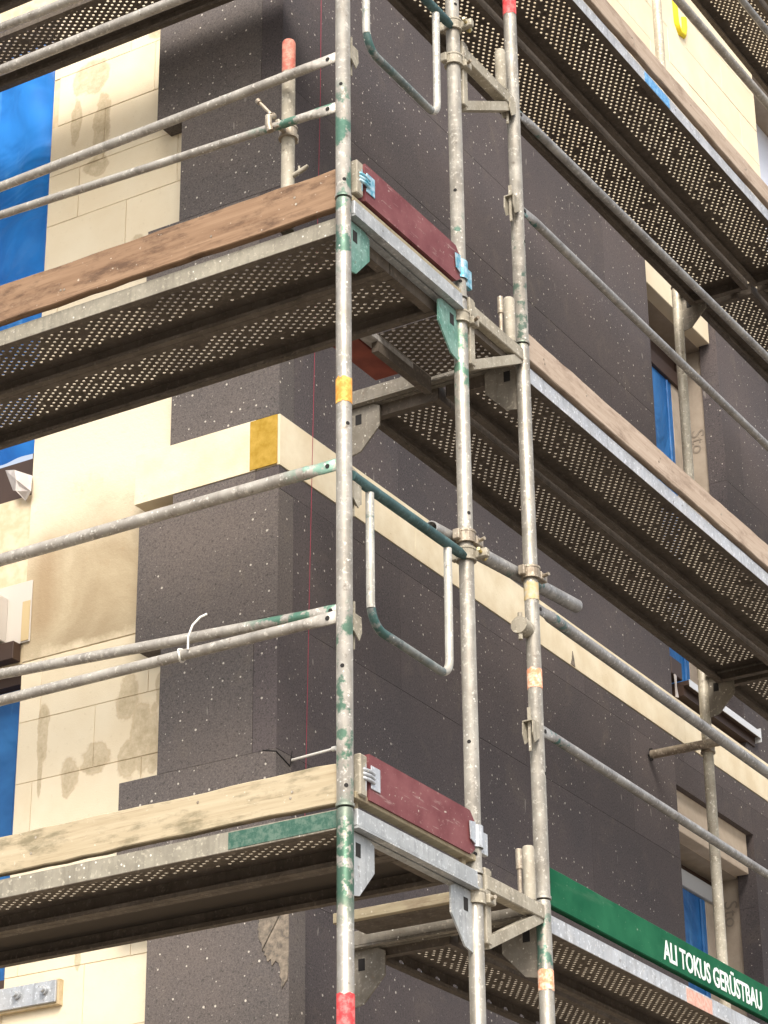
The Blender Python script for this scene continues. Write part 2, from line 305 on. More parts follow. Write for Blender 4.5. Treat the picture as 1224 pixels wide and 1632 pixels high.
def link(name, me, parent=None, loc=(0, 0, 0), label=None):
    o = bpy.data.objects.new(name, me); COL.objects.link(o); o.parent = parent; o.location = loc
    if label: o['label'] = label
    return o
def tag(o, label, cat, group=None):
    o['label'] = label; o['category'] = cat
    if group: o['group'] = group
    return o
def thing(name, label, cat, loc=(0, 0, 0), group=None, rz=0.0):
    o = bpy.data.objects.new(name, None); COL.objects.link(o); o.location = loc; o.rotation_euler = (0, 0, rz); o.empty_display_size = .1
    return tag(o, label, cat, group)
def part(name, mb, mats, parent, label=None):       # mb in world coordinates, parent an unrotated thing (or its part)
    root = parent
    while root.parent: root = root.parent
    return link(name, mb.mesh(name, mats, root.location), parent, label=label)
def single(name, mb, mats, label, cat, group=None, loc=None):
    if loc is None:
        xs = [v[0] for v in mb.v]; ys = [v[1] for v in mb.v]; zs = [v[2] for v in mb.v]
        loc = ((min(xs) + max(xs)) / 2, (min(ys) + max(ys)) / 2, min(zs))
    return tag(link(name, mb.mesh(name, mats, loc), loc=loc), label, cat, group)
def copy_thing(root, loc, rz=None, label=None):
    c = root.copy(); COL.objects.link(c); c.location = loc
    if rz is not None: c.rotation_euler = (0, 0, rz)
    if label: c['label'] = label
    for ch in list(root.children):
        d = ch.copy(); COL.objects.link(d); d.parent = c
        for g in list(ch.children):
            e = g.copy(); COL.objects.link(e); e.parent = d
    return c

S, Y3, ZR = 0.732, 1.1727, 0.035
XF, YF, XC, YC = -1.0, 1.152, -1.1, 1.252          # foam faces and block faces of the two facades
GZ = -3.95

# ------------------------------------------------------------------ ground
g = MB(); g.add([(-150, -150, GZ), (150, -150, GZ), (150, 150, GZ), (-150, 150, GZ)], [(0, 1, 2, 3)])
o = link('ground', g.mesh('ground', 'ground')); o['kind'] = 'structure'

# ------------------------------------------------------------------ building
B = thing('building', 'cream block building partly clad in charcoal insulation boards, behind the scaffold', 'building', (XC, YC, GZ))
def holed_wall(mb, axis, plane, u0, u1, z0, z1, holes, depth):
    us = sorted({u0, u1, *[h[0] for h in holes], *[h[1] for h in holes]}); zs = sorted({z0, z1, *[h[2] for h in holes], *[h[3] for h in holes]})
    P = (lambda u, z, d: (u, plane + d, z)) if axis == 'x' else (lambda u, z, d: (plane - d, u, z))
    for i in range(len(us) - 1):
        for j in range(len(zs) - 1):
            a, b, c, d = us[i], us[i + 1], zs[j], zs[j + 1]
            if any(h[0] <= a and b <= h[1] and h[2] <= c and d <= h[3] for h in holes): continue
            mb.add([P(a, c, 0), P(b, c, 0), P(b, d, 0), P(a, d, 0)], [(0, 1, 2, 3)])
    for a, b, c, d in holes:
        for (p, q) in (((a, c), (b, c)), ((b, c), (b, d)), ((b, d), (a, d)), ((a, d), (a, c))):
            mb.add([P(p[0], p[1], 0), P(q[0], q[1], 0), P(q[0], q[1], depth), P(p[0], p[1], depth)], [(0, 1, 2, 3)], 1)
HL = [(-3.6, -2.232, 2.075, 4.35), (-3.6, -2.232, .10, 1.36)]
HR = [(4.50, 5.36, 2.14, 4.334), (4.50, 5.36, -.9, 1.401), (6.47, 7.9, 4.6, 6.9)]
w = MB(); holed_wall(w, 'x', YC + .004, -8, XC - .004, GZ, 9.5, HL, .3); part('wall', w, ['mortar', 'block'], B)
w = MB(); holed_wall(w, 'y', XC - .004, YC + .004, 11, GZ, 9.5, HR, .3); part('wall', w, ['mortar', 'taupe'], B)
w = MB(); w.box(-8, XC - .01, YC + .01, 11, 9.5, 9.7); part('roof_light_block', w, 'mortar', B)  # unseen slab added to keep light out of the building

# --- blocks
blk = {}
def block(u0, u1, z0, z1, side):
    L = round(u1 - u0, 3); H = round(z1 - z0, 3); key = (L, H, side)
    if key not in blk:
        m = MB()
        if side == 'l': m.box(-L / 2, L / 2, 0, .05, -H / 2, H / 2, ch=.0015)
        else: m.box(-.05, 0, -L / 2, L / 2, -H / 2, H / 2, ch=.0015)
        blk[key] = m.mesh('block', 'block_smear' if side == 'l' else 'block')
    j = random.uniform(-.0012, .0012)
    if side == 'l': loc = ((u0 + u1) / 2 - XC, j, (z0 + z1) / 2 - GZ)
    else: loc = (j, (u0 + u1) / 2 - YC, (z0 + z1) / 2 - GZ)
    link('block', blk[key], B, loc)
def block_rows(side, u0, u1, z0, z1, shifts, h=.245, L=.5, gap=.0022, keep=lambda a, b, c, d: True):
    z = z0; i = 0
    while z < z1 - .02:
        zt = min(z + h, z1); u = u1 - shifts[i % len(shifts)]
        while u > u0: u -= L
        while u < u1:
            a, b = max(u, u0), min(u + L, u1)
            if b - a > .04 and keep(a, b, z, zt): block(a + gap / 2, b - gap / 2, z + gap / 2, zt - gap / 2, side)
            u += L
        z = zt; i += 1
block_rows('l', -2.229, -1.35, 2.565, 4.525, [.05, .30, .47, .22, .10, .35, .48, .0])
block_rows('l', -2.229, -1.35, -.60, 1.36, [.28, .05, .52, .32, .10, .30, .02, .28])
block_rows('r', 4.0, 6.467, 4.405, 6.9, [.0, .25])
# lintels above the side windows
for z0, z1, mt in ((1.402, 1.72, 'lintel'), (4.335, 4.62, 'block')):
    m = MB(); m.box(XC - .06, -1.032, 4.495, 5.325, z0, z1, ch=.003); part('lintel', m, mt, B)
# tan rendered slab edge
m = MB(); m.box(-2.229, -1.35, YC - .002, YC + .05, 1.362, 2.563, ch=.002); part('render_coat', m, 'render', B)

# --- insulation boards
ebox = {}
def eboard(u0, u1, z0, z1, side, mat=None, name='insulation_board', proud=0.0, thick=.1):
    L = round(u1 - u0, 3); H = round(z1 - z0, 3); key = (L, H, side, mat, thick); g_ = .0005
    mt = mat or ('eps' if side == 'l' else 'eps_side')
    if key not in ebox:
        m = MB()
        if side == 'l': m.box(-L / 2 + g_, L / 2 - g_, 0, thick - .001, -H / 2 + g_, H / 2 - g_, ch=.0005)
        else: m.box(-thick + .001, 0, -L / 2 + g_, L / 2 - g_, -H / 2 + g_, H / 2 - g_, ch=.0005)
        ebox[key] = m.mesh(name, mt)
    j = random.uniform(-.0005, .0005) - proud
    if side == 'l': loc = ((u0 + u1) / 2 - XC, YF + j - YC, (z0 + z1) / 2 - GZ)
    else: loc = (XF - j - XC, (u0 + u1) / 2 - YC, (z0 + z1) / 2 - GZ)
    return link(name, ebox[key], B, loc)
rows = [(-1.26, -.76, -1.60), (-.76, -.26, -1.66), (-.26, .24, -1.525), (.24, .74, -1.670), (.74, 1.24, -1.505), (1.24, 1.74, -1.622), (1.74, 1.832, -1.47),
        (2.042, 2.535, -1.490), (2.535, 3.03, -1.630), (3.03, 3.525, -1.480), (3.525, 4.02, -1.604), (4.02, 4.475, -1.50)]
holesR = [(4.49, 5.34, 2.042, 4.6), (4.47, 5.34, -3, 1.60)]
for i, (z0, z1, xl) in enumerate(rows):
    lead = i % 2 == 1                             # rows alternate which facade's boards run through at the corner
    over = .06 if z1 <= .25 else 0.0
    right = (XF + over) if (lead or over) else XC
    u = right
    while u > xl + .001:
        a = max(xl, u - 1.0); eboard(a, u, z0, z1, 'l'); u = a
    v0 = YC if (lead or over) else YF
    v = v0; first = .75 if i % 2 else .42
    edges = [v0]; v = v0 + first
    while v < 8.0: edges.append(v); v += 1.0
    edges.append(8.0)
    for a, b in zip(edges[:-1], edges[1:]):
        rects = [(a, b, z0, z1)]
        for h in holesR:
            nr = []
            for (p, q, r, s_) in rects:
                if q <= h[0] or p >= h[1] or s_ <= h[2] or r >= h[3]: nr.append((p, q, r, s_)); continue
                if p < h[0]: nr.append((p, h[0], r, s_))
                if q > h[1]: nr.append((h[1], q, r, s_))
                pp, qq = max(p, h[0]), min(q, h[1])
                if r < h[2]: nr.append((pp, qq, r, h[2]))
                if s_ > h[3]: nr.append((pp, qq, h[3], s_))
            rects = nr
        for r in rects:
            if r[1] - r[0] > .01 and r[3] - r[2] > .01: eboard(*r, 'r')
# fire barrier band round the corner
eboard(-1.645, -1.10, 1.833, 2.041, 'l', 'wool', 'fire_barrier_strip', .004)
edges = [YF, 2.12, 3.45, 4.60, 5.8, 7.0, 8.0]
for i in range(len(edges) - 1):
    e = eboard(edges[i], edges[i + 1], 1.833, 2.041, 'r', 'wool', 'fire_barrier_strip', .004)
m = MB(); m.box(-1.124, -1.004, YF - .007, YF - .002, 1.836, 2.038, ch=.0015); part('cut_strip_end', m, 'wool_cut', B, 'mustard yellow cut end of the strip at the corner')
# brown smear on the low corner board, rust drip under a strip joint
def blob(cu, cz, ru, rz_, seed, n=22, rough=.28):
    rnd = random.Random(seed); ph = [rnd.uniform(0, 6.28) for _ in range(5)]; out = []
    for k in range(n):
        a = 2 * math.pi * k / n; q = 1 + rough * (math.sin(2 * a + ph[0]) * .45 + math.sin(3 * a + ph[1]) * .4 + math.sin(5 * a + ph[2]) * .3 + math.sin(9 * a + ph[3]) * .2)
        out.append((cu + ru * q * math.cos(a), cz + rz_ * q * math.sin(a)))
    return out
def patch(outline, side, mat, plane, name='adhesive_patch', t_=.0035):
    m = MB()
    if side == 'l': m.prism([(u, plane - t_, z) for u, z in outline], (0, t_ + .004, 0))
    else: m.prism([(plane + t_, u, z) for u, z in outline], (-t_ - .004, 0, 0))
    return part(name, m, mat, B)
sm_r = random.Random(5); sm = []
for p_, q_ in zip([(-1.07, .20), (-.96, .22), (-.942, .20), (-.942, -.06), (-.965, -.11), (-.98, -.02), (-1.02, -.01), (-1.045, .03), (-1.06, .10)], [(-.96, .22), (-.942, .20), (-.942, -.06), (-.965, -.11), (-.98, -.02), (-1.02, -.01), (-1.045, .03), (-1.06, .10), (-1.07, .20)]):
    for k in range(6):
        on_edge = p_[0] == q_[0] == -.942; w_ = 0 if on_edge or k == 0 else .006
        sm.append((p_[0] + (q_[0] - p_[0]) * k / 6 + sm_r.uniform(-w_, w_), p_[1] + (q_[1] - p_[1]) * k / 6 + sm_r.uniform(-w_, w_) * 2))
patch(sm, 'l', 'stain', YF, 'smear', .0035)
patch([(3.435, 1.838), (3.475, 1.838), (3.468, 1.87), (3.456, 1.905), (3.449, 1.87)], 'r', 'stain', XF, 'rust_drip', .0065)
m = MB(); mk = [(5.335, 6.75), (5.335, 6.55), (5.34, 6.46), (5.375, 6.415), (5.43, 6.43), (5.45, 6.50), (5.45, 6.56)]
m.tube([(XC + .001, u, z) for u, z in mk], .022, 8); part('spray_mark', m, 'mark', B, 'yellow hooked spray mark on the block wall')
m = MB()
for a, b, r_ in (((-1.055, .742), (-1.0, .728), .0022), ((-1.0, 1.151, .728), (-1.0, 1.24, .70), .0028)):
    if len(a) == 2: m.tube([(a[0], YF - .0005, a[1]), (b[0], YF - .0005, b[1])], r_, 6)
    else: m.tube([(XF + .0005, a[1], a[2]), (XF + .0005, b[1], b[2])], r_, 6); m.tube([(XF + .0005, b[1], b[2]), (XF + .0005, b[1] + .012, b[2] + .06)], .002, 6)
part('foam_crack', m, 'dark', B)

# --- windows (parts of the building)
def window(name_label, build):
    f = MB(); build(f); return f
# left facade, upper
f = MB(); yy = YC + .08
f.box(-2.30, -2.236, yy, yy + .06, 2.28, 4.346); f.box(-3.596, -2.301, yy, yy + .06, 4.27, 4.346); f.box(-3.596, -3.53, yy, yy + .06, 2.28, 4.269)
f.box(-3.596, -2.236, yy - .01, yy + .06, 2.079, 2.279)
wf = part('window', f, 'frame', B, 'upper left window covered in bright blue film')
f = MB(); nx, nz = 60, 70; vs_ = []; rr = random.Random(3)
for j in range(nz + 1):
    for i in range(nx + 1):
        x = -3.56 + (1.275) * i / nx; z = 2.300 + 2.0 * j / nz
        d = .015 * math.sin(7 * x + 3 * z) * math.sin(2.2 * z + 1.1) + .006 * math.sin(31 * x + 4 * math.sin(3 * z)) + .004 * math.sin(19 * z - 22 * x) * math.sin(5 * z) + .016 * math.exp(-((z - 3.62 - .42 * (x + 2.6)) / .06) ** 2) * -1 + .010 * math.sin(13 * x - 2 * z)
        vs_.append((x, yy - .012 + d * (0 if i in (0, nx) else 1), z))
f.add(vs_, [(j * (nx + 1) + i, j * (nx + 1) + i + 1, (j + 1) * (nx + 1) + i + 1, (j + 1) * (nx + 1) + i) for j in range(nz) for i in range(nx)], 0, True)
part('protective_film', f, 'film', wf)
# left facade, lower
f = MB(); f.box(-2.275, -2.236, yy, yy + .06, .105, 1.30); f.box(-3.596, -2.236, yy - .03, yy + .06, 1.301, 1.357); f.box(-3.596, -2.276, yy, yy + .06, .105, .16)
wl = part('window', f, 'frame', B, 'lower left window covered in dull blue film')
f = MB(); f.box(-3.59, -2.277, yy + .012, yy + .03, .161, 1.30); f.tube([(-2.295, yy + .01, .17), (-2.30, yy + .008, .7), (-2.292, yy + .01, 1.29)], .009, 6); part('protective_film', f, 'film_dull', wl)
f = MB(); f.box(-3.6, -2.192, YC - .010, YC - .0045, 1.44, 1.695, ch=.001); f.box(-3.6, -2.305, YC - .11, YC - .011, 1.455, 1.64, ch=.003); sb = part('shutter_box', f, 'box_white', wl)
f = MB(); f.box(-2.232, -2.196, YC - .0135, YC - .0105, 1.446, 1.61); part('foam_strip', f, 'amber', wl)
f = MB(); f.box(-3.6, -2.236, YC - .05, YC - .003, 1.365, 1.438, ch=.002); part('shutter_rail', f, 'frame', wl)
# side facade
def side_window(zs, z1, ceil, filmtop, lab, boxm):
    xx = XC - .12
    f = MB(); f.box(xx - .06, xx, 5.30, 5.355, zs, z1); f.box(xx - .06, xx, 4.503, 4.56, zs, z1); f.box(xx - .06, xx, 4.561, 5.299, zs, zs + .06); f.box(xx - .07, xx - .012, 4.503, 5.355, filmtop - .05, ceil - .002)
    wn = part('window', f, 'frame', B, lab)
    f = MB(); f.box(xx - .03, xx + .012, 4.52, 5.18, zs + .02, filmtop); f.tube([(xx + .014, 5.12, zs + .03), (xx + .016, 5.13, (zs + filmtop) / 2), (xx + .014, 5.12, filmtop - .01)], .010, 6); part('protective_film', f, 'film_dull', wn)
    f = MB(); f.box(xx - .01, xx + .03, 4.51, 5.35, filmtop + .002, filmtop + .085, ch=.003); part('shutter_box', f, boxm, wn)
    f = MB(); f.box(xx - .02, xx + .012, 5.185, 5.30, zs + .02, filmtop + .08, ch=.003); part('frame', f, 'taupe', wn)
    return wn
wU = side_window(2.16, 4.30, 4.332, 4.08, 'upper side window with a blue film and a white sill', 'frame')
wL = side_window(-.9, 1.352, 1.399, 1.262, 'lower side window under a bare lintel', 'box_grey')
f = MB(); f.box(-1.16, -.960, 4.60, 5.43, 2.128, 2.150); f.box(-1.095, -.99, 4.60, 5.43, 2.08, 2.1275); part('sill_underside_shade', f, 'frame', wU)  # dark sill plate and block painted as the shadow under the lip
f = MB(); f.box(-.9595, -.956, 4.60, 5.43, 2.118, 2.153); f.box(-1.03, -.956, 5.431, 5.436, 2.10, 2.172, ch=.001); part('sill', f, 'sill', wU)
f = MB(); f.box(-1.09, -1.0, 4.50, 4.62, 2.16, 2.25, ch=.004); part('sill_block', f, 'frame', wU)
f = MB(); f.prism([(-.998, 4.515, 2.16), (-.998, 4.535, 2.155), (-.998, 4.53, 2.10), (-.998, 4.545, 2.05), (-.998, 4.52, 2.045), (-.998, 4.522, 2.10)], (.006, 0, 0)); part('tape_strip', f, 'foil', wU)
# pale window beside the cream wall
f = MB(); f.box(XC - .30, XC - .25, 6.475, 7.895, 4.605, 6.895); wp = part('window', f, 'film_pale', B, 'pale window at the end of the cream wall')
# writing on the reveal
def letters(txt, size, mat, name, parent, M4, extrude=.0008, sx=1.0, space=1.0, bold=0.0):
    cu = bpy.data.curves.new(name, 'FONT'); cu.body = txt; cu.size = size; cu.extrude = extrude; cu.space_character = space; cu.resolution_u = 3; cu.offset = bold
    to = bpy.data.objects.new('tmp', cu); COL.objects.link(to); dg = bpy.context.evaluated_depsgraph_get(); dg.update()
    me = bpy.data.meshes.new_from_object(to.evaluated_get(dg)); bpy.data.objects.remove(to); bpy.data.curves.remove(cu)
    me.name = name; me.transform(Matrix.Diagonal((sx, 1, 1, 1))); me.transform(M4); me.materials.clear(); me.materials.append(M[mat])
    root = parent
    while root.parent: root = root.parent
    me.transform(Matrix.Translation(-Vector(root.location)))
    return link(name, me, parent)
# right reveals of the side windows face -Y: print runs upwards on them
for zz, s_, tx in ((3.87, .105, 'Sto'), (1.30, .10, 'Sto')):
    letters(tx, s_, 'ink', 'printed_mark', B, Matrix.Translation((XC - .085, 5.3585, zz)) @ Matrix.Rotation(R(90), 4, 'X') @ Matrix.Rotation(R(-90), 4, 'Z'))

# --- small fixings at the building
br = thing('railing_bracket', 'small grey steel bracket with two bolts beside the lower left window', 'bracket', (-2.10, YC, .03))
m = MB(); m.box(-2.23, -1.965, YC - .036, YC - .026, .008, .088, ch=.002); part('plate', m, 'clip', br)
m = MB(); m.box(-2.235, -1.958, YC - .0255, YC, .0, .092, ch=.001); part('backing', m, 'patch', br)
m = MB(); m.box(-2.262, -2.2305, YC - .12, YC - .03, .008, .088, ch=.002); m.box(-2.36, -2.2625, YC - .12, YC - .11, .008, .088, ch=.002); part('flange', m, 'sill', br)
for x in (-2.135, -2.012):
    m = MB(); m.tube([(x, YC - .0365, .055), (x, YC - .049, .055)], .017, 10); m.tube([(x, YC - .0495, .055), (x, YC - .062, .055)], .011, 6); part('bolt', m, 'clip', br)
m = MB(); pts = [(-2.36, 2.21), (-2.288, 2.18), (-2.222, 2.15), (-2.20, 2.065), (-2.248, 2.046), (-2.276, 2.086), (-2.315, 2.11)]
cn = (-2.27, YC - .05, 2.13); ring_ = [(x, YC - .012 - (.03 if i % 2 else .0), z) for i, (x, z) in enumerate(pts)]
m.add([cn] + ring_ + [(x, y + .004, z) for x, y, z in ring_], [(0, i + 1, (i + 1) % 7 + 1) for i in range(7)] + [(i + 1, i + 8, (i + 1) % 7 + 8, (i + 1) % 7 + 1) for i in range(7)] + [tuple(range(8, 15))])
single('foil_flap', m, 'foil', 'crumpled white sealing foil hanging below the upper left window', 'foil')
m = MB(); m.tube([(-2.215, YC - .09, 2.37), (-2.19, YC - .05, 2.365), (-2.15, YC, 2.335)], .006, 8); single('wire_stub', m, 'nylon', 'short white wire sticking out beside the blue upper left window', 'wire')
m = MB(); m.tube([(-1.0, 1.25, .725), (-.83, 1.25, .732)], .0052, 8); m.tube([(-.832, 1.25, .732), (-.818, 1.25, .7325)], .0095, 8)
single('wall_plug', m, 'nylon', 'long white wall plug sticking out of the charcoal corner beside the pole', 'wall plug')
m = MB(); sp = [(-.985, 1.413, 4.4), (-.985, 1.405, 3.6), (-.985, 1.365, 2.3), (-.985, 1.340, 1.5), (-.985, 1.314, .54), (-.985, 1.297, -.13)]
m.tube(sp, .0012, 6); single('plumb_string', m, 'string', 'thin red plumb string hanging down beside the building corner', 'string')

# ------------------------------------------------------------------ scaffold frames
RP = .0242
def pole_mesh(mat, redtop=None):
    m = MB(); m.tube([(0, 0, .003), (0, 0, .012), (0, 0, .0125), (0, 0, 1.985), (0, 0, 1.998)], [RP + .0028, RP + .0028, RP, RP, RP - .0015], 24)
    for z, a in ((.06, -50), (.42, -75), (1.2, -30)):
        d = Vector((math.cos(R(a)), math.sin(R(a)), 0)); c = Vector((0, 0, z)); m.tube([c + d * (RP - .004), c + d * (RP + .0004)], .0065, 8, 1)
    return m.mesh('pole', [mat, 'dark'])
def gusset_mesh(mirror, mat):
    m = MB(); k = (lambda y: S - y) if mirror else (lambda y: y)
    m.prism([(-.003, k(RP - .004), 1.942), (-.003, k(.125), 1.942), (-.003, k(.15), 1.93), (-.003, k(.15), 1.85), (-.003, k(.07), 1.765), (-.003, k(RP - .004), 1.755)], (.006, 0, 0))
    a, b = sorted((k(.05), k(.075))); m.box(-.0042, .0042, a, b, 1.875, 1.915, 1)
    return m.mesh('gusset_plate', [mat, 'dark'])
def transom_mesh(mat):
    m = MB(); m.box(-.026, .026, RP, S - RP, 1.953, 2.004, ch=.003); m.box(-.030, -.004, RP, S - RP, 1.946, 1.9525); m.box(.004, .030, RP, S - RP, 1.946, 1.9525); return m.mesh('transom', mat)
def pocket_mesh(dx, dy, z):
    m = MB(); d = Vector((dx, dy, 0)); w_ = Vector((-dy, dx, 0)); c = Vector((0, 0, z)) + d * (RP - .002)
    for s_ in (-1, 1): m.prism([c + w_ * .018 * s_, c + d * .042 + w_ * .018 * s_ + Vector((0, 0, -.004)), c + d * .045 + w_ * .018 * s_ + Vector((0, 0, -.045)), c + d * .030 + w_ * .018 * s_ + Vector((0, 0, -.075)), c + w_ * .018 * s_ + Vector((0, 0, -.052))], w_ * .004)
    m.prism([c - w_ * .018, c + w_ * .018, c + w_ * .018 + d * .042 + Vector((0, 0, -.002)), c - w_ * .018 + d * .042 + Vector((0, 0, -.002))], (0, 0, .004))
    a = c + d * .022; m.prism([a - w_ * .004 + Vector((0, 0, -.10)), a + w_ * .004 + Vector((0, 0, -.10)), a + w_ * .006 + Vector((0, 0, .05)), a - w_ * .006 + Vector((0, 0, .05))], d * .006)
    return m.mesh('wedge_pocket', 'bracket')
tm = transom_mesh('transom'); g1 = gusset_mesh(False, 'transom'); g2 = gusset_mesh(True, 'transom'); g1g = gusset_mesh(False, 'gusset_green'); g2g = gusset_mesh(True, 'gusset_green')
pc = pole_mesh('pole_corner'); pi_ = pole_mesh('pole_inner'); ps = pole_mesh('pole_side'); pg = pole_mesh('steel_far')
pk = {('l', .60): pocket_mesh(0, 1, .595), ('l', 1.03): pocket_mesh(0, 1, 1.02), ('r', .60): pocket_mesh(-1, 0, .585), ('r', 1.03): pocket_mesh(-1, 0, 1.0)}
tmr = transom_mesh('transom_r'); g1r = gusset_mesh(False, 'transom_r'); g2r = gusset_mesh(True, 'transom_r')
def frame(top, loc, rz, outer, inner, kind, label, green=False, x=()):
    t_ = thing('scaffold_upright', label, 'scaffold frame', (loc[0], loc[1], top - 2), 'scaffold frames', rz)
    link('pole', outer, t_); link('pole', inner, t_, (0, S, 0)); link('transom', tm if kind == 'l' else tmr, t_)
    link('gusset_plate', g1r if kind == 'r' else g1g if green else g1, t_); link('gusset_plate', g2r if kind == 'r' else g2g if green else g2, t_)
    for z in x: link('wedge_pocket', pk[(kind, z)], t_)
    return t_
def band(t_, y, z0, z1, mat, lab, ragged=3):
    m = MB(); rr = random.Random(int(z0 * 1000))
    n = 22; r_ = RP + .0011; zz0 = [z0 + rr.uniform(0, .006) for _ in range(n)]; zz1 = [z1 - rr.uniform(0, .008) for _ in range(n)]
    P = lambda k, z: (r_ * math.cos(2 * math.pi * k / n), y + r_ * math.sin(2 * math.pi * k / n), z)
    m.add([P(k, zz0[k]) for k in range(n)] + [P(k, zz1[k]) for k in range(n)], [(k, (k + 1) % n, n + (k + 1) % n, n + k) for k in range(n)], 0, True)
    return link('tape_band', m.mesh('tape_band', mat), t_, label=lab)
f0 = frame(0, (0, 0), 0, pc, pi_, 'l', 'corner scaffold frame below the lower deck, red tape round its pole', x=(.60,))
band(f0, 0, 1.38, 1.475, 'tape_red', 'red tape band')
f2 = frame(2, (0, 0), 0, pc, pi_, 'l', 'corner scaffold frame between the lower and the upper deck, orange tape round its pole', True, (.60, 1.03))
band(f2, 0, 1.272, 1.362, 'tape_orange', 'weathered orange tape band')
f4 = frame(4, (0, 0), 0, pc, pi_, 'l', 'corner scaffold frame rising above the upper deck, green paint worn off its pole', x=(.60, 1.03))
r0 = frame(0 + ZR, (0, Y3), R(90), ps, pg, 'r', 'side scaffold frame under the lettered green board, orange tape round its pole')
band(r0, 0, 2 - ZR - .258, 2 - ZR - .188, 'tape_peach', 'orange and white tape band')
r2 = frame(2 + ZR, (0, Y3), R(90), ps, pg, 'r', 'side scaffold frame with a peach and red tape band halfway up its pole', x=(.60,))
band(r2, 0, .745 - ZR, .82 - ZR, 'tape_peach', 'peach and red tape band'); band(r2, 0, 1.06 - ZR, 1.13 - ZR, 'yellow_end', 'faded yellow paint band')
r4 = frame(4 + ZR, (0, Y3), R(90), ps, pg, 'r', 'side scaffold frame at the top with a red painted band on its pole', x=(.60, 1.03))
band(r4, 0, 3.44 - 2 - ZR, 3.62 - 2 - ZR, 'tape_red', 'red painted band')
YB = 4.24
frame(2 + ZR, (0, YB), R(90), pg, pg, 'r', 'far scaffold frame standing in front of the lower side window')
frame(4 + ZR, (0, YB), R(90), pg, pg, 'r', 'far scaffold frame crossing in front of the upper side window')
frame(6 + ZR, (0, YB), R(90), pg, pg, 'r', 'far scaffold frame before the cream block wall at the top')

# ------------------------------------------------------------------ steel decks
DL, DW, DH = 3.02, .300, .058
def cell_holes(mb, x0, y0, a, b, ra, rb, P, m=0, wall=0.0, n=8, wm=0):
    """one rectangular cell a x b with an elliptic hole, in the local plane given by P(u, v, depth)"""
    cx, cy = x0 + a / 2, y0 + b / 2
    co = [P(x0, y0, 0), P(x0 + a, y0, 0), P(x0 + a, y0 + b, 0), P(x0, y0 + b, 0)]
    ring = [(cx + ra * math.cos(2 * math.pi * (k + .5) / n - math.pi), cy + rb * math.sin(2 * math.pi * (k + .5) / n - math.pi)) for k in range(n)]
    vs_ = co + [P(u, v, 0) for u, v in ring]
    q = n // 4; fs = []
    # ring index k starts in the lower-left quadrant
    for c in range(4):
        for k in range(q): 
            i = (c * q + k - q // 2) % n; fs.append((c, 4 + (i + 1) % n, 4 + i)) if k < q else None
        e = (c * q + q - q // 2) % n; fs.append((c, (c + 1) % 4, 4 + e))
    mb.add(vs_, fs, m)
    if wall:
        mb.add([P(u, v, 0) for u, v in ring] + [P(u, v, wall) for u, v in ring], [(k, (k + 1) % n, n + (k + 1) % n, n + k) for k in range(n)], wm)
def quad(mb, P, u0, u1, v0, v1, m=0): mb.add([P(u0, v0, 0), P(u1, v0, 0), P(u1, v1, 0), P(u0, v1, 0)], [(0, 1, 2, 3)], m)
def plate_mesh(L, Wd, name='perforated_plate', pa=.0210, pb=.0145):
    mb = MB(); P = lambda u, v, d: (u, v, -.0015 + d)
    rr = random.Random(11); mx, my = .06, .043
    nu = int((L - 2 * mx) / pa); nv = int((Wd - 2 * my) / pb); ux0 = (L - nu * pa) / 2; vy0 = (Wd - nv * pb) / 2
    for i in range(nu):
        for j in range(nv):
            clog = rr.random() < .05 or (math.sin(i * .31 + 2.1 * math.sin(j * .45)) + math.sin(i * .117 + j * .6) > 1.72 and rr.random() < .75)
            if (i + j) % 2 == 0 and not clog: cell_holes(mb, ux0 + i * pa, vy0 + j * pb, pa, pb, .0069, .0058, P, 0, .004, wm=1)
            else: quad(mb, P, ux0 + i * pa, ux0 + (i + 1) * pa, vy0 + j * pb, vy0 + (j + 1) * pb)
    quad(mb, P, 0, ux0, 0, Wd); quad(mb, P, L - ux0, L, 0, Wd); quad(mb, P, ux0, L - ux0, 0, vy0); quad(mb, P, ux0, L - ux0, Wd - vy0, Wd)
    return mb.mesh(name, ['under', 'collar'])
def side_mesh(L, y, inward):
    """edge profile: upright web with oval holes, outer skin bright, inner dull, bottom lip turned inward"""
    mb = MB(); pitch = .12; n = int(L / pitch); u0 = (L - n * pitch) / 2
    for dy, mt in ((0.0, 0), (.0022 * inward, 1)):
        P = lambda u, v, d: (u, y + dy + d * inward, v)
        for i in range(n):
            a = u0 + i * pitch
            quad(mb, P, a, a + .04, -DH, -.0005, mt); quad(mb, P, a + .08, a + pitch, -DH, -.0005, mt)
            quad(mb, P, a + .04, a + .08, -DH, -.044, mt); quad(mb, P, a + .04, a + .08, -.018, -.0005, mt)
            cell_holes(mb, a + .04, -.044, .04, .026, .016, .0085, P, mt, .0022 if mt == 0 else 0, wm=0)
        quad(mb, P, 0, u0, -DH, -.0005, mt); quad(mb, P, L - u0, L, -DH, -.0005, mt)
    a, b = sorted((y, y + .026 * inward)); mb.box(0, L, a, b, -DH - .0022, -DH - .0001, 1)
    a, b = sorted((y + .024 * inward, y + .026 * inward)); mb.box(0, L, a, b, -DH, -DH + .012, 1)
    return mb.mesh('side_rail', ['flange', 'under'])
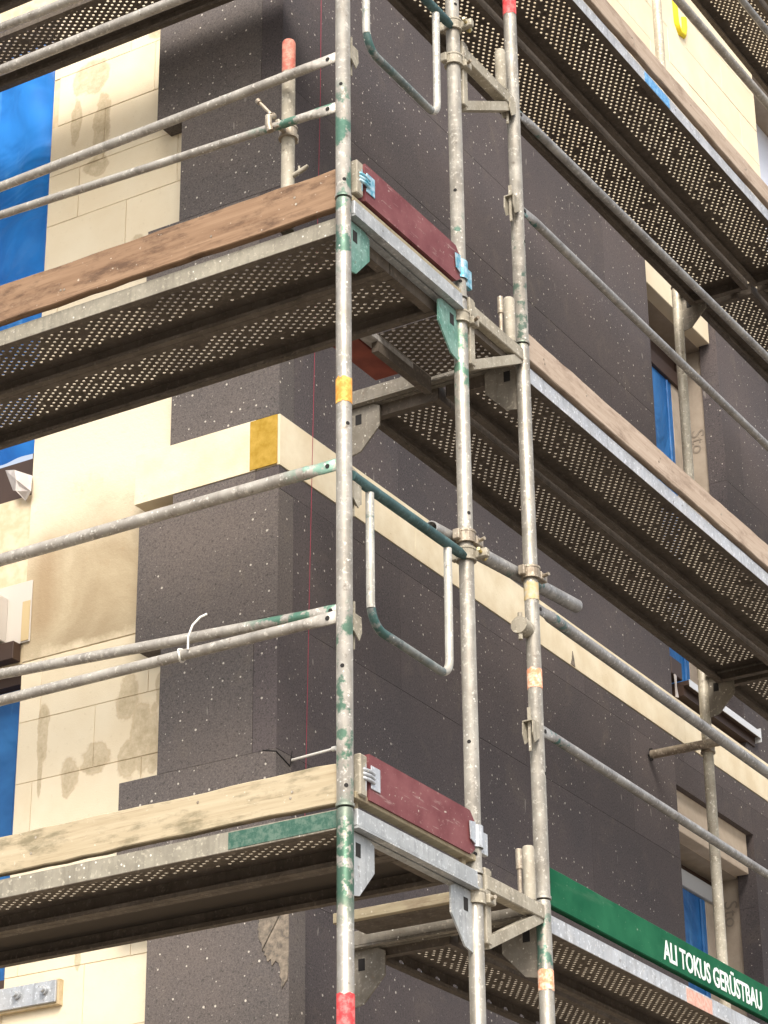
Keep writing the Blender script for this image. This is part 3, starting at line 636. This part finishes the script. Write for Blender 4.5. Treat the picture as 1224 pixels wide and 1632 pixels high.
def side_mesh_plain(L, y, inward, mat='flange'):
    mb = MB(); a, b = sorted((y, y + .0022 * inward))
    mb.add([(0, y, -DH), (L, y, -DH), (L, y, -.0005), (0, y, -.0005)], [(0, 1, 2, 3)], 0)
    mb.add([(0, y + .0022 * inward, -DH), (L, y + .0022 * inward, -DH), (L, y + .0022 * inward, -.0005), (0, y + .0022 * inward, -.0005)], [(3, 2, 1, 0)], 1)
    a, b = sorted((y, y + .026 * inward)); mb.box(0, L, a, b, -DH - .0022, -DH - .0001, 1)
    a, b = sorted((y + .024 * inward, y + .026 * inward)); mb.box(0, L, a, b, -DH, -DH + .012, 1)
    return mb.mesh('side_rail', [mat, 'under'])
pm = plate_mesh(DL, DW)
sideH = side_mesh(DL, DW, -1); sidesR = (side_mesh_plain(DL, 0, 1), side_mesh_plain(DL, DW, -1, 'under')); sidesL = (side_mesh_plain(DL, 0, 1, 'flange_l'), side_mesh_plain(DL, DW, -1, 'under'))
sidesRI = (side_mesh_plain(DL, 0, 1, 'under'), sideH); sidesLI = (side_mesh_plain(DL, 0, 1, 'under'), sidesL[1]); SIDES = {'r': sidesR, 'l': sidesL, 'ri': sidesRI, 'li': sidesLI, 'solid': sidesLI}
mb = MB(); mb.box(0, DL, .002, DW - .002, -.006, -.001); M['ply'] = MT('dark_plywood', .9).col((.05, .038, .027)).m; solid = mb.mesh('deck_panel', 'ply')
def end_mesh(x, s_):
    mb = MB(); a, b = sorted((x, x + .003 * s_)); mb.box(a, b, .003, DW - .003, -DH, -.004); 
    a, b = sorted((x, x + .03 * s_)); mb.box(a, b, .03, DW - .03, -DH - .002, -DH + .001)
    return mb.mesh('end_plate', 'under')
def hook_mesh(x, s_):
    mb = MB()
    for y in (.05, DW - .09):
        a, b = sorted((x, x - .034 * s_)); mb.box(a, b, y, y + .04, -.010, -.002)
    return mb.mesh('hook', 'flange')
ends = (end_mesh(0, 1), end_mesh(DL, -1)); hooks = (hook_mesh(0, 1), hook_mesh(DL, -1))
PROTO = {}
def deck(loc, rz, label, group, kind='r'):
    """local x runs along the board, local y across it"""
    if kind not in PROTO:
        t_ = PROTO[kind] = thing('steel_deck', label, 'scaffold deck', loc, group, rz)
        if kind == 'solid': link('deck_panel', solid, t_)
        else: link('perforated_plate', pm, t_)
        for me in SIDES[kind]: link('side_rail', me, t_)
        for me in ends: link('end_plate', me, t_)
        for me in hooks: link('hook', me, t_)
        return t_
    c = copy_thing(PROTO[kind], loc, rz, label); c['group'] = group; return c
# left scaffold: boards run towards -X. rotate 180 would flip outer edge, so mirror with the copy's own meshes
GLD, GRD = 'steel decks on the left facade', 'steel decks on the side facade'
# right scaffold boards: local x -> +Y, local y -> -X
def rdeck(z, k, y0, label): return deck((-.022 - k * .328, y0, z), R(90), label, GRD, 'ri' if k else 'r')
def ldeck(z, y, label, kind='l'): return deck((-DL - .03, y, z), 0, label, GLD, kind)
ld = {}
ld[0] = ldeck(.008, .011, 'outer perforated steel deck behind the pale wooden board, green paint at its end')
ldeck(.008, .313, 'inner dark unperforated deck board at lower left, next to the building', 'solid')
ld[2] = ldeck(1.963, .028, 'outer perforated steel deck behind the reddish wooden board')
ldeck(1.963, .330, 'inner perforated steel deck at upper left, bright dots in its underside', 'li')
ldeck(3.965, .028, 'outer perforated steel deck at the very top left'); ldeck(3.965, .330, 'second perforated steel deck from outside at the very top left', 'li')
ldeck(3.975, .765, 'perforated steel deck nearest the wall at the very top left', 'li')
rd = {}
rd[0] = rdeck(.015, 0, 1.195, 'outer perforated steel deck beneath the lettered green board'); rdeck(.015, 1, 1.195, 'inner perforated steel deck at the level of the lettered green board')
rd[2] = rdeck(1.995, 0, 1.195, 'outer perforated steel deck with a bluish edge, middle of the side facade'); rdeck(1.995, 1, 1.195, 'inner perforated steel deck with oval holes in its edge, middle of side facade')
rd[4] = rdeck(3.962, 0, 1.195, 'outer perforated steel deck with a blue mark on its edge'); rdeck(3.962, 1, 1.195, 'inner perforated steel deck at the top of the side facade, beside the blue marked one')
for z, nm in ((1.995, 'beyond the far frame at the middle level'), (3.962, 'beyond the far frame at the upper level'), (5.965, 'beyond the far frame in the top right corner')):
    rdeck(z, 0, YB + .022, 'outer steel deck ' + nm); rdeck(z, 1, YB + .022, 'inner steel deck ' + nm)
# paint marks on deck edges
m = MB(); m.box(-.40, -.031, .0092, .0106, -.046, .004); part('paint_patch', m, 'green_patch', ld[0], 'green painted end of the edge')
def rpatch(root, y0, y1, z0, z1, mat, lab):
    m = MB(); m.box(y0 - root.location.y, y1 - root.location.y, -.0018, -.0004, z0 - root.location.z, z1 - root.location.z); link('paint_patch', m.mesh('paint_patch', mat), root, label=lab)
rpatch(rd[0], 2.27, 2.48, -.045, .008, 'pink_patch', 'faded red paint patch'); rpatch(rd[4], 2.42, 2.66, 3.905, 3.955, 'blue_paint', 'blue paint mark')

# infill between the two scaffolds at the corner
m = MB(); P = lambda u, v, d: (u, v, 1.995 + d)
for i in range(15):
    for j in range(24):
        u, v = -.345 + i * .0225, .775 + j * .015
        if (i + j) % 2 == 0: cell_holes(m, u, v, .0225, .015, .0080, .0066, P, 0, .004)
        else: quad(m, P, u, u + .0225, v, v + .015)
m.box(-.372, -.346, .775, 1.135, 1.93, 1.998); m.box(-.031, -.008, .775, 1.135, 1.93, 1.998)
single('corner_deck', m, 'under', 'small perforated deck filling the corner gap at the upper deck', 'scaffold deck')
m = MB(); m.box(-.50, -.398, .70, 1.01, 1.966, 1.990, ch=.002); single('red_board', m, 'red_panel', 'red brown board lying in the corner gap, seen from below', 'board')
m = MB(); m.box(-.393, -.345, .70, 1.01, 1.968, 1.992, ch=.002); single('grey_board', m, 'grey_panel', 'narrow grey board lying in the corner gap beside the red board', 'board')
m = MB(); m.box(-.62, -.02, .915, .937, -.004, .030, ch=.002); m.box(-.62, -.02, .9375, 1.12, .012, .030, 1)  # rear piece gets the dark colour as shade under the plank
single('wooden_plank', m, ['wood_plank', 'under'], 'yellowish plank edge in the corner gap under the lower purple board', 'plank')
for z, lab in ((0, 'thin pale locking bar along the lower corner transom, under the purple board'), (1.97, 'thin pale locking bar along the upper corner transom, under the purple board')):
    m = MB(); m.box(-.02, .016, .03, .725, z + .037, z + .058, ch=.002); m.box(-.012, .0, .05, .07, z + .006, z + .037); m.box(-.012, .0, .66, .68, z + .006, z + .037)
    single('locking_bar', m, 'wood_plank', lab, 'locking bar', 'deck locking bars')

# ------------------------------------------------------------------ toe boards
def toe(mb_args, mat, label, wear=.0, nails=False):
    x0, x1, y0, y1, z0, z1 = mb_args
    t_ = thing('toe_board', label, 'toe board', ((x0 + x1) / 2, (y0 + y1) / 2, z0), 'toe boards')
    m = MB(); along = 0 if x1 - x0 > y1 - y0 else 1; n = 40; rr = random.Random(int(z0 * 977) + along)
    # slightly worn edges: the long arrises wander by a millimetre or two
    a0, a1 = (x0, x1) if along == 0 else (y0, y1); b0, b1 = (y0, y1) if along == 0 else (x0, x1); vs_ = []
    prof = [(b0 + .003, z0), (b1 - .003, z0), (b1, z0 + .003), (b1, z1 - .003), (b1 - .003, z1), (b0 + .003, z1), (b0, z1 - .003), (b0, z0 + .003)]
    for i in range(n + 1):
        a = a0 + (a1 - a0) * i / n; dt = rr.uniform(-wear, wear); dz = rr.uniform(-wear, wear)
        for k, (b, z) in enumerate(prof): vs_.append(((a, b, z) if along == 0 else (b, a, z))[:2] + (z + (dt if k in (3, 4, 5, 6) else dz),))
    fs = [(i * 8 + k, i * 8 + (k + 1) % 8, (i + 1) * 8 + (k + 1) % 8, (i + 1) * 8 + k) for i in range(n) for k in range(8)] + [tuple(range(8))[::-1], tuple(range(n * 8, n * 8 + 8))]
    m.add(vs_, fs); part('board', m, mat, t_)
    if nails:
        out = b0 if along == 0 else b1; sg = -1 if along == 0 else 1
        for q in (.05, .052, .16, .36, .365, .55, .74, .745):
            a = a1 - (a1 - a0) * q if along == 0 else a0 + (a1 - a0) * q; z = z0 + (z1 - z0) * rr.uniform(.25, .8)
            k = MB(); P2 = (lambda d: (a, out + sg * d, z)) if along == 0 else (lambda d: (out + sg * d, a, z))
            k.tube([P2(-.004), P2(.0012)], .0045, 8); part('nail', k, 'clamp', t_)
    return t_
toe((-3.0, -.030, .004, .034, .024, .142), 'wood_new', 'pale weathered wooden toe board on the lower left deck', .0028, True)
toe((-3.0, -.030, .004, .034, 1.982, 2.126), 'wood_red', 'reddish brown stained wooden toe board on the upper left deck', .0028, True)
tg = toe((-.036, -.010, 1.20, 4.22, .040, .168), 'board_green', 'green toe board with white lettering, lower right', .0005)
toe((-.036, -.008, 1.20, 4.22, 2.012, 2.120), 'wood_pink', 'weathered pinkish wooden toe board on the middle side deck', .0028, True)
toe((-.036, -.008, 1.20, 4.22, 3.985, 4.085), 'wood_pink', 'weathered wooden toe board on the top side deck, below the cream wall', .0028, True)
MX = Matrix(((0, 0, 1, 0), (1, 0, 0, 0), (0, 1, 0, 0), (0, 0, 0, 1)))       # text x -> +Y, text y -> +Z, facing +X
letters('ALI TOKUS GERÜSTBAU', .100, 'white_paint', 'lettering', tg, Matrix.Translation((-.0095, 2.075, .062)) @ MX, .0006, .79, .98, .0018)
# end boards between pole and pole
for z0, clipm, lab in ((.048, 'clip', 'short purple red end board at the lower deck corner with grey clips'), (2.040, 'clip_teal', 'short purple red end board at the upper deck corner with teal clips')):
    t_ = thing('end_board', lab, 'toe board', (0, .37, z0), 'end boards')
    m = MB(); hh = .138; m.prism([(-.008, .095, z0), (-.008, .675, z0), (-.008, .700, z0 + .02), (-.008, .700, z0 + .112), (-.008, .675, z0 + hh), (-.008, .095, z0 + hh)], (.030, 0, 0)); part('board', m, 'board_red', t_)
    m = MB(); m.box(.0225, .0255, .100, .150, z0 + .035, z0 + .105, ch=.001)
    for zz in (.055, .068, .081): m.tube([(.026, .115, z0 + zz), (.030, .085, z0 + zz), (.026, .060, z0 + zz), (.006, .052, z0 + zz)], .0058, 8)
    m.tube([(.020, .070, z0 + .02), (.020, .070, z0 + .10)], .007, 8); part('hinge_clip', m, clipm, t_)
    m = MB(); m.prism([(.0265, .660, z0 + .10), (.0265, .695, z0 + .105), (.0265, .695, z0 + .035), (.0265, .665, z0 + .045)], (.003, 0, 0))
    for k in range(5):
        a0, a1 = R(-58 + k * 27), R(-58 + (k + 1) * 27); rr_ = RP + .004
        p0 = (rr_ * math.cos(a0), S + rr_ * math.sin(a0)); p1 = (rr_ * math.cos(a1), S + rr_ * math.sin(a1))
        m.prism([(p0[0], p0[1], z0 + .035), (p1[0], p1[1], z0 + .035), (p1[0], p1[1], z0 + .105), (p0[0], p0[1], z0 + .105)], ((p0[0] + p1[0]) / 2 * .1, 0, 0))
    m.box(-.004, .012, .762, .800, z0 + .028, z0 + .098, ch=.001); part('pole_clip', m, clipm, t_)
    m = MB(); m.box(.001, .026, .040, .078, z0 + .0, z0 + .125, ch=.004); part('hinge_post', m, 'bracket', t_)

# ------------------------------------------------------------------ guard rails
def rail(p0, p1, mat, label, r=.0168, flat=('b',), name='guard_rail', sag=0.0, group='guard rails'):
    p0, p1 = Vector(p0), Vector(p1); d = (p1 - p0).normalized(); t_ = thing(name, label, 'guard rail', (p0 + p1) / 2, group)
    m = MB(); ins = .11; a = p0 + (d * ins if 'a' in flat else d * 0); b = p1 - (d * ins if 'b' in flat else d * 0)
    n = 12; pts = [a + (b - a) * k / n - Vector((0, 0, sag * math.sin(math.pi * k / n))) for k in range(n + 1)]
    m.tube(pts, r, 16); part('tube', m, mat, t_)
    wv = d.cross(Vector((0, 0, 1))).normalized()
    for tagc, e, base, sg in (('a', p0, a, -1), ('b', p1, b, 1)):
        if tagc not in flat: continue
        m = MB(); secs = []
        for f_, hy, hx in ((0, r, r), (.035, .0195, .010), (.06, .021, .0045), (ins, .021, .0045)):
            c = base + d * sg * f_; ring = [c + Vector((0, 0, 1)) * hy * math.sin(2 * math.pi * k / 12) + wv * hx * math.cos(2 * math.pi * k / 12) for k in range(12)]; secs.append(ring)
        vs_ = [q for s_ in secs for q in s_]; m.add(vs_, [(i * 12 + k, i * 12 + (k + 1) % 12, (i + 1) * 12 + (k + 1) % 12, (i + 1) * 12 + k) for i in range(3) for k in range(12)] + [tuple(range(36, 48))], 0, True)
        c = base + d * sg * .075; m.tube([c - wv * .0062, c + wv * .0062], .0075, 8, 1)
        part('flat_end', m, [mat, 'dark'], t_)
    return t_
yl = -.004
rail((-3.04, yl, .590), (-.018, yl, .585), 'rail', 'lower of the two knee rails at the lower left deck, cable tie on it')
rail((-3.04, .035, .80), (-.018, .012, .612), 'rail_green', 'upper of the two knee rails at the lower left deck, green at its end')
rail((-3.04, yl, 1.077), (-.018, yl, 1.077), 'rail_mint', 'handrail of the lower left deck, mint green at its end', .0205)
rail((-3.04, yl, 2.50), (-.018, yl, 2.546), 'rail', 'grey knee rail above the reddish toe board')
rg = rail((-3.04, yl, 2.475), (-.018, yl, 2.352), 'rail_green', 'thin green and grey rail just below the grey knee rail, upper left', .0145)
rail((-3.04, yl, 3.028), (-.018, yl, 3.028), 'rail', 'handrail of the upper left deck, second from the top', .0185)
rail((-3.04, yl, 3.245), (-.018, yl, 3.195), 'rail', 'topmost pale rail at the upper left', .0168)
YE = YB - .02
rail((0, Y3 + .018, 1.053), (0, YE, 1.046), 'rail_side', 'handrail in front of the cream strip, side facade, lower level', .0205, ('a', 'b'))
rail((0, Y3 + .018, .618), (0, YE, .610), 'rail_side', 'knee rail above the lettered green board', .0168, ('a', 'b'))
rail((0, Y3 + .018, 2.614), (0, YE, 2.606), 'rail_side', 'knee rail above the pinkish toe board, crossing the blue window', .0168, ('a', 'b'))
rail((0, Y3 + .018, 3.030), (0, YE, 3.095), 'rail_side', 'handrail running along the shaded edge of the top side deck', .0168, ('a', 'b'))
rail((0, Y3 + .018, 4.50), (0, YE, 4.59), 'rail', 'shiny knee rail in front of the cream wall at the top right', .0205, ('a', 'b'))
rail((0, Y3 + .018, 5.00), (0, YE, 5.05), 'rail_side', 'topmost side rail in the top right corner', .0168, ('a', 'b'))

# ------------------------------------------------------------------ couplers
def coupler(mb, c, d, br=.0, nut=1, r=RP):
    """half coupler round a vertical tube at c, opening towards horizontal direction d; material 0 body, 1 nut"""
    c = Vector(c); d = Vector(d).normalized(); w_ = Vector((-d.y, d.x, 0))
    n = 18
    for z, rr in ((0, r + .0075), (-.020, r + .0095), (.016, r + .0095)):
        ro = rr; h = .036 if z == 0 else .007
        P = lambda k, q, zz: (c.x + q * math.cos(2 * math.pi * k / n), c.y + q * math.sin(2 * math.pi * k / n), c.z + z + zz)
        vs_ = [P(k, q, zz) for q in (r + .0006, ro) for zz in (-h / 2, h / 2) for k in range(n)]
        fs = []
        for k in range(n):
            k2 = (k + 1) % n; fs += [(2 * n + k, 2 * n + k2, 3 * n + k2, 3 * n + k), (k, n + k, n + k2, k2), (k, k2, 2 * n + k2, 2 * n + k), (n + k, 3 * n + k, 3 * n + k2, n + k2)]
        mb.add(vs_, fs, 0)
    a = c + d * (r + .012) + w_ * .004
    mb.box(min(a.x, (a + d * .03).x) - .008, max(a.x, (a + d * .03).x) + .008, min(a.y, (a + d * .03).y) - .008, max(a.y, (a + d * .03).y) + .008, c.z - .016, c.z + .014, 0, .003)
    bpt = c + d * (r + .026)
    mb.tube([bpt - w_ * .035, bpt + w_ * .048], .0062, 8, 1); mb.tube([bpt + w_ * .026, bpt + w_ * .040], .0125, 6, 1)
    b2 = c - d * (r + .012); mb.box(b2.x - .012, b2.x + .012, b2.y - .012, b2.y + .012, c.z - .018, c.z + .018, 0, .003)

# ------------------------------------------------------------------ end gates between the two corner poles
for zt, lab in ((1.047, 'hanging U shaped end guard with a dark teal top bar, middle of the picture'), (3.105, 'hanging U shaped end guard at the top of the picture')):
    t_ = thing('end_guard', lab, 'end guard rail', (0, S / 2, zt - .45), 'end guards')
    m = MB(); m.tube([(.006, .030, zt), (.006, .675, zt), (.006, .71, zt)], [.0168, .0168, .012], 16); part('top_bar', m, 'gate_teal', t_)
    zb = zt - .447
    path = [(.006, .135, zt - .016), (.006, .135, zb + .075)]
    for k in range(1, 7):
        a = R(90 * k / 6); path.append((.006, .135 + .065 * (1 - math.cos(a)), zb + .075 - .065 * math.sin(a) - .010 * k / 6))
    path += [(.006, .30, zb), (.006, .54, zb - .004)]
    for k in range(1, 7):
        a = R(90 * k / 6); path.append((.006, .54 + .058 * math.sin(a), zb - .004 + .055 * (1 - math.cos(a))))
    path += [(.006, .600, zb + .2), (.006, .602, zt - .016)]
    sp1, sp2 = (2, 8) if zt < 2 else (5, 10)
    m = MB(); m.tube(path[:3], .0135, 12); part('hoop_leg', m, 'gate', t_)
    m = MB(); m.tube(path[-8:], .0135, 12); part('hoop_leg', m, 'gate', t_)
    m = MB(); m.tube(path[2:-7], .0137, 12); part('hoop_bottom', m, 'gate_low', t_)
    m = MB(); m.prism([(.002, .024, zt + .03), (.002, .085, zt + .02), (.002, .085, zt - .075), (.002, .06, zt - .09), (.002, .024, zt - .05)], (.006, 0, 0)); part('hook_plate', m, 'bracket', t_)
    m = MB(); coupler(m, (0, S, zt + .014), (1, .25, 0), r=RP); part('coupler', m, ['bracket', 'brass'], t_)

# tube joining the second and third pole
TZ = lambda y: 1.130 + (y - S) * .100
t_ = thing('scaffold_tube', 'short dark grey tube clamped across two poles, its cut end pointing right', 'scaffold tube', (-.05, 1.0, 1.08))
m = MB(); m.tube([(-.052, .60, TZ(.60)), (-.052, 1.61, TZ(1.61))], .0242, 20, hollow=.86); part('tube', m, 'rail_side', t_)
m = MB(); coupler(m, (0, S, 1.122), (.35, 1, 0)); part('coupler', m, ['clamp', 'clamp'], t_); m = MB(); coupler(m, (0, Y3, 1.165), (.35, 1, 0)); part('coupler', m, ['clamp', 'clamp'], t_)
m = MB(); m.tube([(-.012, Y3 - .075, .955), (-.012, Y3 - .02, .955)], .030, 14); m.tube([(-.012, Y3 - .065, .905), (-.012, Y3 - .065, 1.0)], .008, 8); part('wedge_cap', m, 'bracket', t_)

# ------------------------------------------------------------------ console brackets
def console(z, h, lab, rod=False, zc=-.075, thick=.046):
    t_ = thing('console_bracket', lab, 'bracket', (0, S + .04, z - h), 'console brackets')
    m = MB(); m.box(-.020, .020, .772, 1.146, z - .048, z, ch=.003); part('arm', m, 'bracket', t_)
    m = MB(); m.box(-.018, .018, .768, .800, z - h, z + .022, ch=.003); m.box(-.004, .004, .756, .768, z - h + .02, z - .06); m.box(-.0145, .0145, .800, .812, z + .004, z + .020); part('post', m, 'bracket', t_)
    m = MB(); y0, z0, y1, z1 = .785, z - h + .004, 1.136, z - .042
    d = Vector((0, y1 - y0, z1 - z0)).normalized(); nrm = Vector((0, -d.z, d.y)) * .017
    P0, P1 = Vector((-.015, y0, z0)), Vector((-.015, y1, z1)); m.prism([P0 - nrm, P1 - nrm, P1 + nrm, P0 + nrm], (.030, 0, 0)); part('strut', m, 'bracket', t_)
    m = MB(); coupler(m, (0, S, z + zc), (.55, 1, 0)); part('coupler', m, ['bracket', 'clamp'], t_)
    m = MB(); m.tube([(0, 1.085, z), (0, 1.085, z + .165), (0, 1.085, z + .176)], [.0205, .0205, .017], 18); part('stub', m, 'bracket', t_)
    if rod: 
        m = MB(); m.tube([(0, 1.022, z), (0, 1.022, z + .125)], .0075, 8); m.tube([(0, 1.022, z + .085), (0, 1.022, z + .15)], .0115, 6); part('pin', m, 'clamp', t_)
    return t_
console(.012, .215, 'triangular console bracket at the lower corner, next to the green board', True, -.080)
console(2.005, .235, 'triangular console bracket at the upper deck, middle of the picture', True, -.075)
console(3.055, .250, 'topmost triangular console bracket, beside the red banded pole', False, -.085)

# ------------------------------------------------------------------ loose tubes and ties
t_ = thing('upright_tube', 'short upright tube with a red top clamped behind the upper left rails', 'scaffold tube', (-.245, .055, 2.0))
m = MB(); m.tube([(-.245, .055, 1.99), (-.245, .055, 2.605)], .0225, 18); part('tube', m, 'bracket', t_)
m = MB(); m.tube([(-.245, .055, 2.602), (-.245, .055, 2.72), (-.245, .055, 2.728)], [.0228, .0228, .019], 18); part('red_end', m, 'red_end', t_)
m = MB(); coupler(m, (-.245, .055, 2.365), (0, -1, 0), r=.0225); m.tube([(-.262, yl - .02, 2.335), (-.268, yl - .022, 2.36), (-.268, yl - .022, 2.39), (-.262, yl, 2.405)], .012, 8); m.tube([(-.26, yl - .02, 2.40), (-.30, yl - .03, 2.455)], .006, 8); m.tube([(-.298, yl - .03, 2.452), (-.306, yl - .032, 2.463)], .010, 6); part('coupler', m, ['clamp', 'bracket'], t_)
m = MB(); m.tube([(-.225, .055, 2.195), (-.175, .050, 2.205), (-.165, .05, 2.212)], [.008, .008, .005], 8); m.tube([(-.200, .052, 2.205), (-.200, .052, 2.222)], .004, 6); part('pin', m, 'bracket', t_)
t_ = thing('wall_tie', 'short horizontal anchor tube clamped to the far pole, eye bolt at its end', 'wall tie', (-.85, YB - .05, 1.64))
m = MB(); m.tube([(-.64, YB - .055, 1.648), (-.985, YB - .055, 1.652)], .0205, 16); part('tube', m, 'clamp', t_)
m = MB(); m.tube([(-.97, YB - .055, 1.652), (-1.02, YB - .055, 1.652)], .006, 8); m.tube([(-.985, YB - .055, 1.625), (-.985, YB - .055, 1.68)], .009, 8); part('eye_bolt', m, 'dark', t_)
m = MB(); coupler(m, (-.732, YB, 1.648), (0, -1, 0)); part('coupler', m, ['clamp', 'clamp'], t_)
t_ = thing('cable_tie', 'white cable tie looped round the knee rail with its tail sticking up', 'cable tie', (-.53, yl, .60))
m = MB(); rr_ = .0195; m.tube([(-.572 + .004 * math.sin(k), yl + rr_ * math.cos(2 * math.pi * k / 14), .5865 + rr_ * math.sin(2 * math.pi * k / 14)) for k in range(15)], .0032, 6, caps=False); part('loop', m, 'nylon', t_)
m = MB(); m.tube([(-.535, yl - .02, .590), (-.532, yl - .024, .63), (-.520, yl - .02, .665), (-.500, yl - .01, .69), (-.482, yl, .70)], .0034, 6); part('tail', m, 'nylon', t_)
